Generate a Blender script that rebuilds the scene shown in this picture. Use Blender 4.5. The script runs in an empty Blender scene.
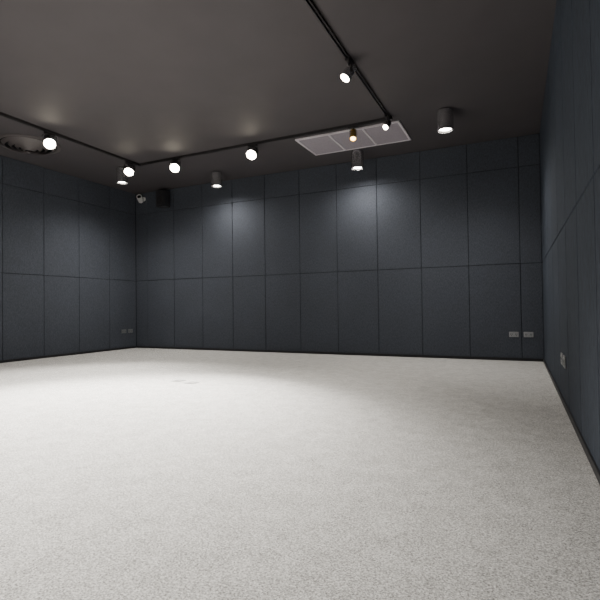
import bpy, bmesh, math, random
from mathutils import Vector, Matrix
random.seed(3)
S=bpy.context.scene
COL=S.collection
D=6.337; XR=0.2813; XL=-6.224; H=2.778; YF=-1.463; OFF=0.238; CAMH=0.6921

# ---------------- materials ----------------
def newmat(name):
    m=bpy.data.materials.new(name); m.use_nodes=True
    nt=m.node_tree; b=nt.nodes["Principled BSDF"]
    return m,nt,b
def simple(name,col,rough=.5,metal=0.,spec=.5,noise=0.04,scale=60):
    m,nt,b=newmat(name)
    b.inputs["Roughness"].default_value=rough; b.inputs["Metallic"].default_value=metal
    b.inputs["Specular IOR Level"].default_value=spec
    tc=nt.nodes.new("ShaderNodeTexCoord"); n=nt.nodes.new("ShaderNodeTexNoise"); n.inputs["Scale"].default_value=scale
    r=nt.nodes.new("ShaderNodeValToRGB")
    r.color_ramp.elements[0].position=.3; r.color_ramp.elements[1].position=.7
    r.color_ramp.elements[0].color=[c*(1-noise*2) for c in col]+[1]
    r.color_ramp.elements[1].color=[min(1,c*(1+noise*2)) for c in col]+[1]
    nt.links.new(tc.outputs["Object"],n.inputs["Vector"]); nt.links.new(n.outputs["Fac"],r.inputs["Fac"])
    nt.links.new(r.outputs["Color"],b.inputs["Base Color"])
    return m
def emis(name,col,st):
    m,nt,b=newmat(name)
    b.inputs["Base Color"].default_value=(.8,.8,.8,1)
    b.inputs["Emission Color"].default_value=(*col,1); b.inputs["Emission Strength"].default_value=st
    return m
def fabric(name,col,amp=.36,bump=.4,zs=.3):
    m,nt,b=newmat(name)
    b.inputs["Roughness"].default_value=.85; b.inputs["Specular IOR Level"].default_value=.25
    tc=nt.nodes.new("ShaderNodeTexCoord")
    mp=nt.nodes.new("ShaderNodeMapping"); mp.inputs["Scale"].default_value=(1,1,zs)
    n=nt.nodes.new("ShaderNodeTexNoise"); n.inputs["Scale"].default_value=140; n.inputs["Detail"].default_value=5; n.inputs["Roughness"].default_value=.7
    n2=nt.nodes.new("ShaderNodeTexNoise"); n2.inputs["Scale"].default_value=1.2; n2.inputs["Detail"].default_value=2
    mx=nt.nodes.new("ShaderNodeMath"); mx.operation='MULTIPLY_ADD'; mx.inputs[1].default_value=.85
    ms=nt.nodes.new("ShaderNodeMath"); ms.operation='MULTIPLY'; ms.inputs[1].default_value=.15
    r=nt.nodes.new("ShaderNodeValToRGB")
    r.color_ramp.elements[0].position=.34; r.color_ramp.elements[1].position=.66
    r.color_ramp.elements[0].color=[c*(1-amp) for c in col]+[1]
    r.color_ramp.elements[1].color=[c*(1+amp) for c in col]+[1]
    bp=nt.nodes.new("ShaderNodeBump"); bp.inputs["Strength"].default_value=bump; bp.inputs["Distance"].default_value=.0015
    L=nt.links.new
    L(tc.outputs["Object"],mp.inputs["Vector"]); L(mp.outputs[0],n.inputs["Vector"]); L(tc.outputs["Object"],n2.inputs["Vector"])
    L(n2.outputs["Fac"],ms.inputs[0]); L(n.outputs["Fac"],mx.inputs[0]); L(ms.outputs[0],mx.inputs[2])
    L(mx.outputs[0],r.inputs["Fac"]); L(r.outputs["Color"],b.inputs["Base Color"])
    L(n.outputs["Fac"],bp.inputs["Height"]); L(bp.outputs["Normal"],b.inputs["Normal"])
    return m
def carpet():
    m,nt,b=newmat("carpet_loop_pile")
    b.inputs["Roughness"].default_value=.95; b.inputs["Specular IOR Level"].default_value=.1
    L=nt.links.new
    tc=nt.nodes.new("ShaderNodeTexCoord")
    n=nt.nodes.new("ShaderNodeTexNoise"); n.inputs["Scale"].default_value=165; n.inputs["Detail"].default_value=4; n.inputs["Roughness"].default_value=.75
    v=nt.nodes.new("ShaderNodeTexVoronoi"); v.inputs["Scale"].default_value=270
    big=nt.nodes.new("ShaderNodeTexNoise"); big.inputs["Scale"].default_value=9; big.inputs["Detail"].default_value=5; big.inputs["Roughness"].default_value=.7
    for q in (n,big,v): L(tc.outputs["Object"],q.inputs["Vector"])
    sp=nt.nodes.new("ShaderNodeSeparateColor"); L(v.outputs["Color"],sp.inputs[0])
    a=nt.nodes.new("ShaderNodeMath"); a.operation='MULTIPLY_ADD'; a.inputs[1].default_value=.30
    L(sp.outputs[0],a.inputs[0]); L(n.outputs["Fac"],a.inputs[2])
    c=nt.nodes.new("ShaderNodeMath"); c.operation='MULTIPLY_ADD'; c.inputs[1].default_value=.24
    L(big.outputs["Fac"],c.inputs[0]); L(a.outputs[0],c.inputs[2])
    s=nt.nodes.new("ShaderNodeMath"); s.operation='SUBTRACT'; s.inputs[1].default_value=.27
    L(c.outputs[0],s.inputs[0])
    r=nt.nodes.new("ShaderNodeValToRGB")
    e=r.color_ramp.elements; e[0].position=.28; e[1].position=.72
    e[0].color=(.22,.216,.205,1); e[1].color=(.90,.89,.86,1)
    k=e.new(.50); k.color=(.57,.563,.54,1)
    L(s.outputs[0],r.inputs["Fac"]); L(r.outputs["Color"],b.inputs["Base Color"])
    bp=nt.nodes.new("ShaderNodeBump"); bp.inputs["Strength"].default_value=.35; bp.inputs["Distance"].default_value=.0015
    L(a.outputs[0],bp.inputs["Height"]); L(bp.outputs["Normal"],b.inputs["Normal"])
    return m
M_WALL=fabric("navy_fabric_panel",(.062,.070,.087))
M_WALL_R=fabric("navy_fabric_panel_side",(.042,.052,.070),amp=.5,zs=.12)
M_GAP=simple("panel_joint_black",(.008,.009,.011),.9,spec=.1)
M_CEIL=simple("ceiling_dark_paint",(.066,.060,.065),.72,spec=.4,noise=.02,scale=3)
M_CARPET=carpet()
M_BASE=simple("baseboard_black",(.008,.008,.010),.5)
M_RAIL=simple("track_black_metal",(.03,.028,.03),.45,metal=.3)
M_CAN=simple("downlight_grey_metal",(.62,.61,.63),.27,metal=.92)
M_CAND=simple("spot_black_metal",(.04,.038,.04),.4,metal=.4)
M_REFL=simple("reflector_aluminium",(.75,.74,.72),.25,metal=.9,noise=.01)
M_LENS=emis("lamp_lens_lit",(1,.95,.86),60)
M_LENS_HOT=emis("spot_lens_lit",(1,.90,.70),60)
M_LENS_WARM=emis("spot_lens_warm",(1,.75,.30),12)
M_YEL=simple("brass_yellow",(.75,.52,.16),.35,metal=.8)
M_GRILLE=simple("grille_grey_enamel",(.27,.245,.28),.5)
M_GRILLE_D=simple("grille_inner_dark",(.09,.08,.09),.7)
M_FRAME=simple("grille_frame_light",(.62,.58,.63),.5)
M_DIFF=simple("diffuser_brown_grey",(.085,.075,.076),.5)
M_PLATE=simple("outlet_plate_grey",(.30,.31,.32),.45)
M_PLATE_D=simple("outlet_plate_dark_grey",(.14,.15,.155),.45)
M_SLOT=simple("outlet_slot_dark",(.03,.03,.03),.6)
M_WHITE=simple("white_plastic",(.85,.85,.85),.4)
M_GLASSD=simple("dark_glass",(.01,.01,.012),.1)
M_SPK=simple("speaker_black",(.022,.022,.026),.6)
M_STEEL=simple("floor_plate_steel",(.30,.30,.29),.5,metal=.1)

# ---------------- mesh helpers ----------------
def obj(name,bm,mats,parent=None,loc=(0,0,0),rot=None,smooth=False):
    if smooth: bmesh.ops.remove_doubles(bm,verts=bm.verts[:],dist=1e-5)
    me=bpy.data.meshes.new(name); bmesh.ops.recalc_face_normals(bm,faces=bm.faces[:]); bm.to_mesh(me); bm.free()
    for m in (mats if isinstance(mats,(list,tuple)) else [mats]): me.materials.append(m)
    if smooth:
        for p in me.polygons: p.use_smooth=True
        me.set_sharp_from_angle(angle=math.radians(35))
    o=bpy.data.objects.new(name,me); COL.objects.link(o)
    o.location=loc
    if rot is not None: o.rotation_euler=rot
    if parent: o.parent=parent
    return o
def box(bm,a,b,mi=0,bev=0):
    x0,y0,z0=a; x1,y1,z1=b
    vs=[bm.verts.new(p) for p in [(x0,y0,z0),(x1,y0,z0),(x1,y1,z0),(x0,y1,z0),(x0,y0,z1),(x1,y0,z1),(x1,y1,z1),(x0,y1,z1)]]
    fs=[bm.faces.new([vs[i] for i in q]) for q in [(0,3,2,1),(4,5,6,7),(0,1,5,4),(1,2,6,5),(2,3,7,6),(3,0,4,7)]]
    for f in fs: f.material_index=mi
    if bev:
        es=list({e for f in fs for e in f.edges})
        r=bmesh.ops.bevel(bm,geom=es,offset=bev,segments=2,affect='EDGES',profile=.6)
        for f in r['faces']: f.material_index=mi
def lathe(bm,prof,n=40,mi=0,closed=False,mat=None):
    """prof: list (r,z) revolved around z"""
    rings=[]
    for r,z in prof:
        if r<1e-6: rings.append([bm.verts.new((0,0,z))])
        else: rings.append([bm.verts.new((r*math.cos(2*math.pi*i/n),r*math.sin(2*math.pi*i/n),z)) for i in range(n)])
    for k in range(len(rings)-1):
        A,B=rings[k],rings[k+1]
        for i in range(n):
            j=(i+1)%n
            if len(A)==1 and len(B)==1: continue
            if len(A)==1: f=bm.faces.new((A[0],B[i],B[j]))
            elif len(B)==1: f=bm.faces.new((A[i],A[j],B[0]))
            else: f=bm.faces.new((A[i],A[j],B[j],B[i]))
            f.material_index=mi
    vs=[v for R in rings for v in R]
    if mat is not None: bmesh.ops.transform(bm,matrix=mat,verts=vs)
    return vs
def empty(name,loc,rot=(0,0,0)):
    e=bpy.data.objects.new(name,None); e.empty_display_size=.1; e.location=loc; e.rotation_euler=rot; COL.objects.link(e); return e
def tag(o,label,cat,group=None):
    o["label"]=label; o["category"]=cat
    if group: o["group"]=group
def struct(o): o["kind"]="structure"; return o

# ---------------- room shell ----------------
def seglist(a,b,first,step=.6):
    """joints between a (high) and b (low)"""
    out=[a]; x=a-first if first>0 else a-step
    while x>b+.02: out.append(x); x-=step
    out.append(b); return out
ZS=[0.0,1.2,2.4,H]
def panel_wall(name,us,P,mat,g=.002):
    """P(u,d,z)->xyz ; d = depth behind the front face"""
    bm=bmesh.new(); c=.004
    for i in range(len(us)-1):
        u1,u0=us[i],us[i+1]
        for k in range(3):
            z0,z1=ZS[k],ZS[k+1]
            f=[P(u0+g+c,0,z0+g+c),P(u1-g-c,0,z0+g+c),P(u1-g-c,0,z1-g-c),P(u0+g+c,0,z1-g-c)]
            m=[P(u0+g,c,z0+g),P(u1-g,c,z0+g),P(u1-g,c,z1-g),P(u0+g,c,z1-g)]
            b=[P(u0+g,.014,z0+g),P(u1-g,.014,z0+g),P(u1-g,.014,z1-g),P(u0+g,.014,z1-g)]
            F=[bm.verts.new(p) for p in f];Mv=[bm.verts.new(p) for p in m];B=[bm.verts.new(p) for p in b]
            bm.faces.new(F)
            for q in range(4):
                r=(q+1)%4
                bm.faces.new((F[q],F[r],Mv[r],Mv[q])); bm.faces.new((Mv[q],Mv[r],B[r],B[q]))
    lo,hi=us[-1],us[0]
    a=P(lo-.1,.013,-.1); b=P(hi+.1,.12,H+.1)
    box(bm,[min(a[i],b[i]) for i in range(3)],[max(a[i],b[i]) for i in range(3)],1)
    return struct(obj(name,bm,[mat,M_GAP]))
panel_wall("wall_back",seglist(XR,XL,OFF),lambda u,d,z:(u,D+d,z),M_WALL,g=.0025)
panel_wall("wall_left",seglist(D,YF,0),lambda u,d,z:(XL-d,u,z),M_WALL,g=.0025)
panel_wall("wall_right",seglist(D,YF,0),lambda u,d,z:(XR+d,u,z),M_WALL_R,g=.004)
panel_wall("wall_front",seglist(XR,XL,OFF),lambda u,d,z:(u,YF-d,z),M_WALL)
bm=bmesh.new(); box(bm,(XL-.12,YF-.12,-.1),(XR+.12,D+.12,0)); struct(obj("floor",bm,M_CARPET))
bm=bmesh.new(); box(bm,(XL-.12,YF-.12,H),(XR+.12,D+.12,H+.1)); struct(obj("ceiling",bm,M_CEIL))
BH=.036;BT=.010
for nm,a,b in [("baseboard_back",(XL,D-BT,0),(XR,D,BH)),("baseboard_left",(XL,YF,0),(XL+BT,D,BH)),
               ("baseboard_right",(XR-BT,YF,0),(XR,D,BH)),("baseboard_front",(XL,YF,0),(XR,YF+BT,BH))]:
    bm=bmesh.new(); box(bm,a,b,0,.002); struct(obj(nm,bm,M_BASE))

# ---------------- lighting track ----------------
RH=.026; RW=.032
def rail(a,b,label):
    """a->b along an axis; open slot profile facing down"""
    a=Vector(a); b=Vector(b); L=(b-a).length; ang=math.atan2(b.y-a.y,b.x-a.x)
    e=empty("lighting_track",(a.x,a.y,H),(0,0,ang))
    bm=bmesh.new()
    pr=[(-RW/2,0),(RW/2,0),(RW/2,-RH),(.007,-RH),(.007,-RH+.004),(.012,-RH+.004),(.012,-.005),(-.012,-.005),(-.012,-RH+.004),(-.007,-RH+.004),(-.007,-RH),(-RW/2,-RH)]
    A=[bm.verts.new((0,y,z)) for y,z in pr]; B=[bm.verts.new((L,y,z)) for y,z in pr]
    for i in range(len(pr)):
        j=(i+1)%len(pr); bm.faces.new((A[i],A[j],B[j],B[i]))
    bm.faces.new(A); bm.faces.new(B[::-1])
    obj("track_channel",bm,M_RAIL,e)
    for x in (0,L):
        bm=bmesh.new(); box(bm,(x-.012,-RW/2-.001,-RH-.001),(x+.012,RW/2+.001,-.0005),0,.003); obj("end_cap",bm,M_RAIL,e)
    tag(e,label,"lighting track","ceiling lighting tracks")
X1=-4.88; Y2=5.04; X3=-1.24
rail((X1,1.6),(X1,Y2-.035),"long black metal lighting track on the dark ceiling")
rail((X1-.02,Y2),(X3+.02,Y2),"black lighting track crossing the ceiling before the air grille")
rail((X3,1.8),(X3,Y2-.035),"black lighting track on the ceiling beside the air grille")

LC=(1,.95,.89)
def spot(parent_loc,aim,power,angle,col=LC,rad=.03,blend=1.0,name="spot_beam",parent=None):
    l=bpy.data.lights.new(name,'SPOT'); l.energy=power; l.spot_size=math.radians(angle); l.spot_blend=blend
    l.color=col; l.shadow_soft_size=rad
    o=bpy.data.objects.new(name,l); COL.objects.link(o)
    o.location=parent_loc
    d=(Vector(aim)-Vector(parent_loc)); o.rotation_euler=d.to_track_quat('-Z','Y').to_euler()
    if parent:
        bpy.context.view_layer.update()
        o.parent=parent; o.matrix_parent_inverse=parent.matrix_world.inverted()
    return o

# ---- cylinder downlight ----
def downlight(x,y,power,label,angle=110,R=.085,hh=.225):
    e=empty("cylinder_downlight",(x,y,H))
    bm=bmesh.new(); lathe(bm,[(0,0),(R*.72,0),(R*.72,-.012),(0,-.012)]); obj("mounting_plate",bm,M_CAND,e,smooth=True)
    bm=bmesh.new()
    lathe(bm,[(0,-.012),(R-.004,-.012),(R,-.016),(R,-hh+.003),(R-.003,-hh),(R-.009,-hh),(R-.011,-hh+.004),(R-.011,-hh+.03),(R-.03,-hh+.06),(0,-hh+.06)],48)
    obj("housing",bm,M_CAN,e,smooth=True)
    bm=bmesh.new(); lathe(bm,[(R-.012,-hh+.006),(R-.034,-hh+.052),(R-.037,-hh+.052),(R-.015,-hh+.006),(R-.012,-hh+.006)],48); obj("reflector",bm,M_REFL,e,smooth=True)
    bm=bmesh.new(); lathe(bm,[(0,-hh+.020),(R-.024,-hh+.022),(R-.028,-hh+.032),(0,-hh+.036)],40); obj("lens",bm,M_LENS,e,smooth=True)
    tag(e,label,"ceiling light","cylinder downlights")
    spot((x,y,H-hh-.004),(x,y,0),power,angle,parent=e,rad=.05)
    return e
downlight(-.66,5.12,110,"grey metal cylinder downlight, lit, alone on the dark ceiling",140)
downlight(-1.90,5.93,52,"grey metal cylinder downlight, lit, beside the air grille",178,hh=.245)
downlight(-4.13,5.88,50,"grey metal cylinder downlight, lit, near the panelled wall",178)
downlight(-5.24,5.07,130,"grey metal cylinder downlight, brightly lit, outside the track",150)
downlight(-3.2,1.3,230,"grey metal cylinder downlight, lit",125)
downlight(-4.6,1.5,240,"grey metal cylinder downlight, lit",120)

# ---- track spotlight ----
def trackhead(x,y,aim,power,label,axis='x',angle=80,drop=.085,lens=None,body=None,R=.066,Lb=.14,warm=False):
    e=empty("track_spotlight",(x,y,H-RH))
    bm=bmesh.new()
    if axis=='x': box(bm,(-.06,-.016,-.022),(.06,.016,-.0015),0,.003)
    else: box(bm,(-.016,-.06,-.022),(.016,.06,-.0015),0,.003)
    obj("track_adapter",bm,M_CAND,e)
    bm=bmesh.new(); lathe(bm,[(0,-.022),(.008,-.022),(.008,-drop),(0,-drop)],16); obj("stem",bm,M_CAND,e,smooth=True)
    piv=Vector((0,0,-drop-R*.2))
    d=(Vector(aim)-(Vector((x,y,H-RH))+piv)).normalized()
    q=d.to_track_quat('-Z','Y'); Mx=Matrix.Translation(piv)@q.to_matrix().to_4x4()
    bm=bmesh.new()
    for s in (-1,1):
        box(bm,(s*(R+.004)-.002,-.009,-.012),(s*(R+.004)+.002,.009,R*.9+.01))
    box(bm,(-R-.006,-.009,R*.9+.008),(R+.006,.009,R*.9+.012))
    az=math.atan2(d.y,d.x)-math.pi/2
    bmesh.ops.transform(bm,matrix=Matrix.Translation(piv-Vector((0,0,R*.15)))@Matrix.Rotation(az,4,'Z'),verts=bm.verts[:])
    obj("yoke",bm,M_CAND,e)
    bm=bmesh.new()
    vs=lathe(bm,[(0,Lb*.5),(R*.55,Lb*.5),(R*.75,Lb*.42),(R*.78,Lb*.2),(R,Lb*.1),(R,-Lb*.5),(R-.004,-Lb*.5),(R-.006,-Lb*.5+.02),(0,-Lb*.5+.02)],40)
    for k in range(4):
        z=Lb*(.22+.05*k); lathe(bm,[(R*.78,z-.002),(R*.92,z-.002),(R*.92,z+.002),(R*.78,z+.002)],32)
    bmesh.ops.transform(bm,matrix=Mx,verts=bm.verts[:]); obj("lamp_head",bm,body or M_CAN,e,smooth=True)
    bm=bmesh.new(); lathe(bm,[(0,-Lb*.5-.004),(R*.5,-Lb*.5-.001),(R-.010,-Lb*.5+.004),(R-.007,-Lb*.5+.016),(0,-Lb*.5+.016)],36)
    bmesh.ops.transform(bm,matrix=Mx,verts=bm.verts[:]); obj("lens",bm,lens or M_LENS_HOT,e,smooth=True)
    tag(e,label,"track light","track spotlights")
    c=Vector((x,y,H-RH))+Mx@Vector((0,0,-Lb*.5-.015))
    spot(c,aim,power,angle,parent=e,rad=.035,col=(1,.8,.5) if warm else LC)
    return e
PX,PY=-2.5,2.3
trackhead(X1,3.63,(PX,PY-.3,0),1350,"black track spotlight glaring white beside the round air diffuser",'y',64)
trackhead(X1,4.86,(PX-1.2,PY+.6,0),700,"black track spotlight, brightly lit, near the corner",'y',80)
trackhead(-4.22,Y2,(PX-.2,PY-.2,0),1300,"black track spotlight glaring white on the cross track",'x',62)
trackhead(-2.99,Y2,(PX,PY-.1,0),1200,"black track spotlight glaring white, middle of the cross track",'x',62)
trackhead(-1.66,Y2,(-1.3,3.6,0),8,"small brass track spotlight with yellow glow under the air grille",'x',80,lens=M_LENS_WARM,body=M_YEL,R=.036,Lb=.15,warm=True)
trackhead(X3,4.94,(-2.2,2.8,0),130,"small black track spotlight at the track corner",'y',80,R=.034,Lb=.10)
trackhead(X3,3.68,(-2.6,2.4,0),130,"black track spotlight, lit, on the track",'y',80,R=.045)

# ---------------- air grille ----------------
gx0,gx1,gy0,gy1=-2.46,-1.16,5.17,5.82
e=empty("air_grille",((gx0+gx1)/2,(gy0+gy1)/2,H))
hx=(gx1-gx0)/2; hy=(gy1-gy0)/2
bm=bmesh.new(); w=.026
n=3; cw=(2*hx-w)/n
box(bm,(-hx,-hy,-.018),(hx,-hy+w,0),0,.003); box(bm,(-hx,hy-w,-.018),(hx,hy,0),0,.003)
for i in range(n+1):
    x=-hx+i*cw; box(bm,(x,-hy+w,-.018),(x+w,hy-w,0),0,.003)
obj("frame",bm,M_FRAME,e)
for i in range(n):
    x0=-hx+i*cw+w; x1=-hx+(i+1)*cw
    bm=bmesh.new(); box(bm,(x0+.001,-hy+w+.001,-.004),(x1-.001,hy-w-.001,-.001),1)
    m=22
    for k in range(m):
        y=-hy+w+(2*hy-2*w)*(k+.5)/m
        v=[bm.verts.new(p) for p in [(x0+.002,y-.009,-.006),(x1-.002,y-.009,-.006),(x1-.002,y+.007,-.014),(x0+.002,y+.007,-.014),(x0+.002,y-.008,-.005),(x1-.002,y-.008,-.005),(x1-.002,y+.008,-.013),(x0+.002,y+.008,-.013)]]
        for q in [(0,1,2,3),(7,6,5,4),(0,4,5,1),(2,6,7,3),(0,3,7,4),(1,5,6,2)]: bm.faces.new([v[t] for t in q])
    obj("louver_panel",bm,[M_GRILLE,M_GRILLE_D],e)
tag(e,"large rectangular grey ceiling air grille with pale frame","air vent")

# ---------------- round diffuser ----------------
e=empty("round_air_diffuser",(-5.52,3.82,H))
bm=bmesh.new(); lathe(bm,[(0,-.001),(.308,-.001),(.308,-.004),(0,-.004)],64); obj("dark_throat",bm,M_GAP,e,smooth=True)
bm=bmesh.new(); lathe(bm,[(.312,-.0005),(.365,-.0005),(.365,-.006),(.352,-.012),(.312,-.012),(.312,-.0005)],72); obj("flange",bm,M_DIFF,e,smooth=True)
for (ri,ro,z0,z1) in [(.262,.296,-.046,-.010),(.190,.224,-.060,-.024),(.120,.152,-.074,-.040),(.056,.086,-.088,-.056)]:
    bm=bmesh.new(); lathe(bm,[(ri,z0),(ro,z1),(ro-.005,z1+.004),(ri-.005,z0+.002),(ri,z0)],72)
    obj("diffuser_ring",bm,M_DIFF,e,smooth=True)
bm=bmesh.new(); lathe(bm,[(0,-.005),(.014,-.005),(.014,-.090),(.030,-.098),(0,-.102)],24); obj("center_stem",bm,M_DIFF,e,smooth=True)
tag(e,"round dark ceiling air diffuser with concentric rings","air vent")

# ---------------- wall outlets ----------------
def outlet(loc,rz,label,w=.108,h=.066,M=None):
    M=M or M_PLATE
    e=empty("wall_outlet",loc,(0,0,rz))  # plate lies in local xz facing -y
    bm=bmesh.new(); box(bm,(-w/2,-.009,-h/2),(w/2,-.0005,h/2),0,.003); obj("plate",bm,M,e)
    for s in (-1,1):
        bm=bmesh.new()
        box(bm,(s*w/4-.021,-.011,-.024),(s*w/4+.021,-.0085,.024),0,.002)
        for dx,dz in ((-.008,.004),(.008,.004)): box(bm,(s*w/4+dx-.0028,-.0116,dz-.008),(s*w/4+dx+.0028,-.0108,dz+.008),1)
        box(bm,(s*w/4-.004,-.0116,-.018),(s*w/4+.004,-.0108,-.010),1)
        obj("socket",bm,[M,M_SLOT],e)
    tag(e,label,"power outlet","wall outlets")
outlet((-.045,D,.325),0,"grey double power outlet low on the panelled wall")
outlet((.118,D,.325),0,"grey double power outlet low on the panelled wall")
outlet((XL,6.04,.31),math.pi/2,"small dark grey double power outlet near the corner",M=M_PLATE_D)
outlet((XL,6.19,.31),math.pi/2,"small dark grey double power outlet near the corner",M=M_PLATE_D)
outlet((XR,3.72,.31),-math.pi/2,"grey double power outlet on the side wall panel",w=.125,h=.08)
outlet((XR,3.54,.31),-math.pi/2,"grey double power outlet on the side wall panel",w=.125,h=.08)

# ---------------- floor outlets ----------------
for x,y in ((-2.96,3.56),(-2.76,3.50)):
    e=empty("floor_outlet",(x,y,0))
    bm=bmesh.new(); box(bm,(-.05,-.05,0),(.05,.05,.003),0,.001); obj("cover_frame",bm,M_STEEL,e)
    bm=bmesh.new(); box(bm,(-.038,-.038,.0031),(.038,.038,.0045),0,.0005); box(bm,(-.015,-.034,.0046),(.015,-.026,.0052),1); obj("lid",bm,[M_STEEL,M_SLOT],e)
    tag(e,"flat metal floor outlet cover set in the carpet","floor outlet","floor outlets")

# ---------------- security camera ----------------
e=empty("security_camera",(-6.02,D,2.66))
bm=bmesh.new(); lathe(bm,[(0,0),(.035,0),(.038,.006),(.038,.014),(0,.014)],28,mat=Matrix.Rotation(math.pi/2,4,'X')); obj("wall_mount",bm,M_WHITE,e,smooth=True)
bm=bmesh.new(); box(bm,(-.010,-.085,-.010),(.010,-.012,.010),0,.003); obj("bracket_arm",bm,M_WHITE,e)
Rc=Matrix.Translation((0,-.10,-.015))@Matrix.Rotation(math.radians(30),4,'Z')@Matrix.Rotation(math.radians(68),4,'X')
bm=bmesh.new(); lathe(bm,[(0,-.07),(.040,-.07),(.046,-.06),(.046,.075),(.043,.078),(.038,.078),(.036,.070),(0,.070)],32,mat=Rc); obj("camera_body",bm,M_WHITE,e,smooth=True)
bm=bmesh.new(); lathe(bm,[(0,.0705),(.034,.0705),(.030,.074),(0,.077)],32,mat=Rc); obj("camera_lens",bm,M_GLASSD,e,smooth=True)
tag(e,"small white security camera on the wall near the ceiling corner","security camera")

# ---------------- wall speaker ----------------
e=empty("wall_speaker",(-5.48,D,2.58))
bm=bmesh.new(); box(bm,(-.03,-.05,-.04),(.03,-.0005,.04),0,.004); obj("bracket",bm,M_SPK,e)
bm=bmesh.new(); box(bm,(-.095,-.20,-.14),(.095,-.045,.14),0,.012); obj("speaker_cabinet",bm,M_SPK,e)
F=Matrix.Translation((0,-.2005,-.04))@Matrix.Rotation(math.pi/2,4,'X')
bm=bmesh.new(); lathe(bm,[(.075,0),(.075,.006),(.066,.006),(.05,-.0),(.02,.002),(.0,.008)],36,mat=F); obj("woofer",bm,M_RAIL,e,smooth=True)
F=Matrix.Translation((0,-.2005,.085))@Matrix.Rotation(math.pi/2,4,'X')
bm=bmesh.new(); lathe(bm,[(.030,0),(.030,.004),(.020,.004),(.0,.008)],28,mat=F); obj("tweeter",bm,M_RAIL,e,smooth=True)
tag(e,"small black box speaker bracketed high on the wall","speaker")

# ---------------- world ----------------
w=bpy.data.worlds.new("World"); S.world=w; w.use_nodes=True
w.node_tree.nodes["Background"].inputs[0].default_value=(.02,.02,.025,1)

# ---------------- camera ----------------
yaw,pitch,roll,f=0.4373,0.0179,-0.0121,464.57
fw=Vector((-math.sin(yaw)*math.cos(pitch),math.cos(yaw)*math.cos(pitch),math.sin(pitch)))
r=Vector((math.cos(yaw),math.sin(yaw),0)); u=r.cross(fw)
r2=r*math.cos(roll)+u*math.sin(roll); u2=-r*math.sin(roll)+u*math.cos(roll)
cd=bpy.data.cameras.new("Camera"); cam=bpy.data.objects.new("Camera",cd); COL.objects.link(cam)
cam.matrix_world=Matrix(((r2.x,u2.x,-fw.x,0),(r2.y,u2.y,-fw.y,0),(r2.z,u2.z,-fw.z,CAMH),(0,0,0,1)))
cd.sensor_width=36; cd.lens=f/600*36; cd.shift_y=-1/600; cd.clip_start=.01
S.camera=cam
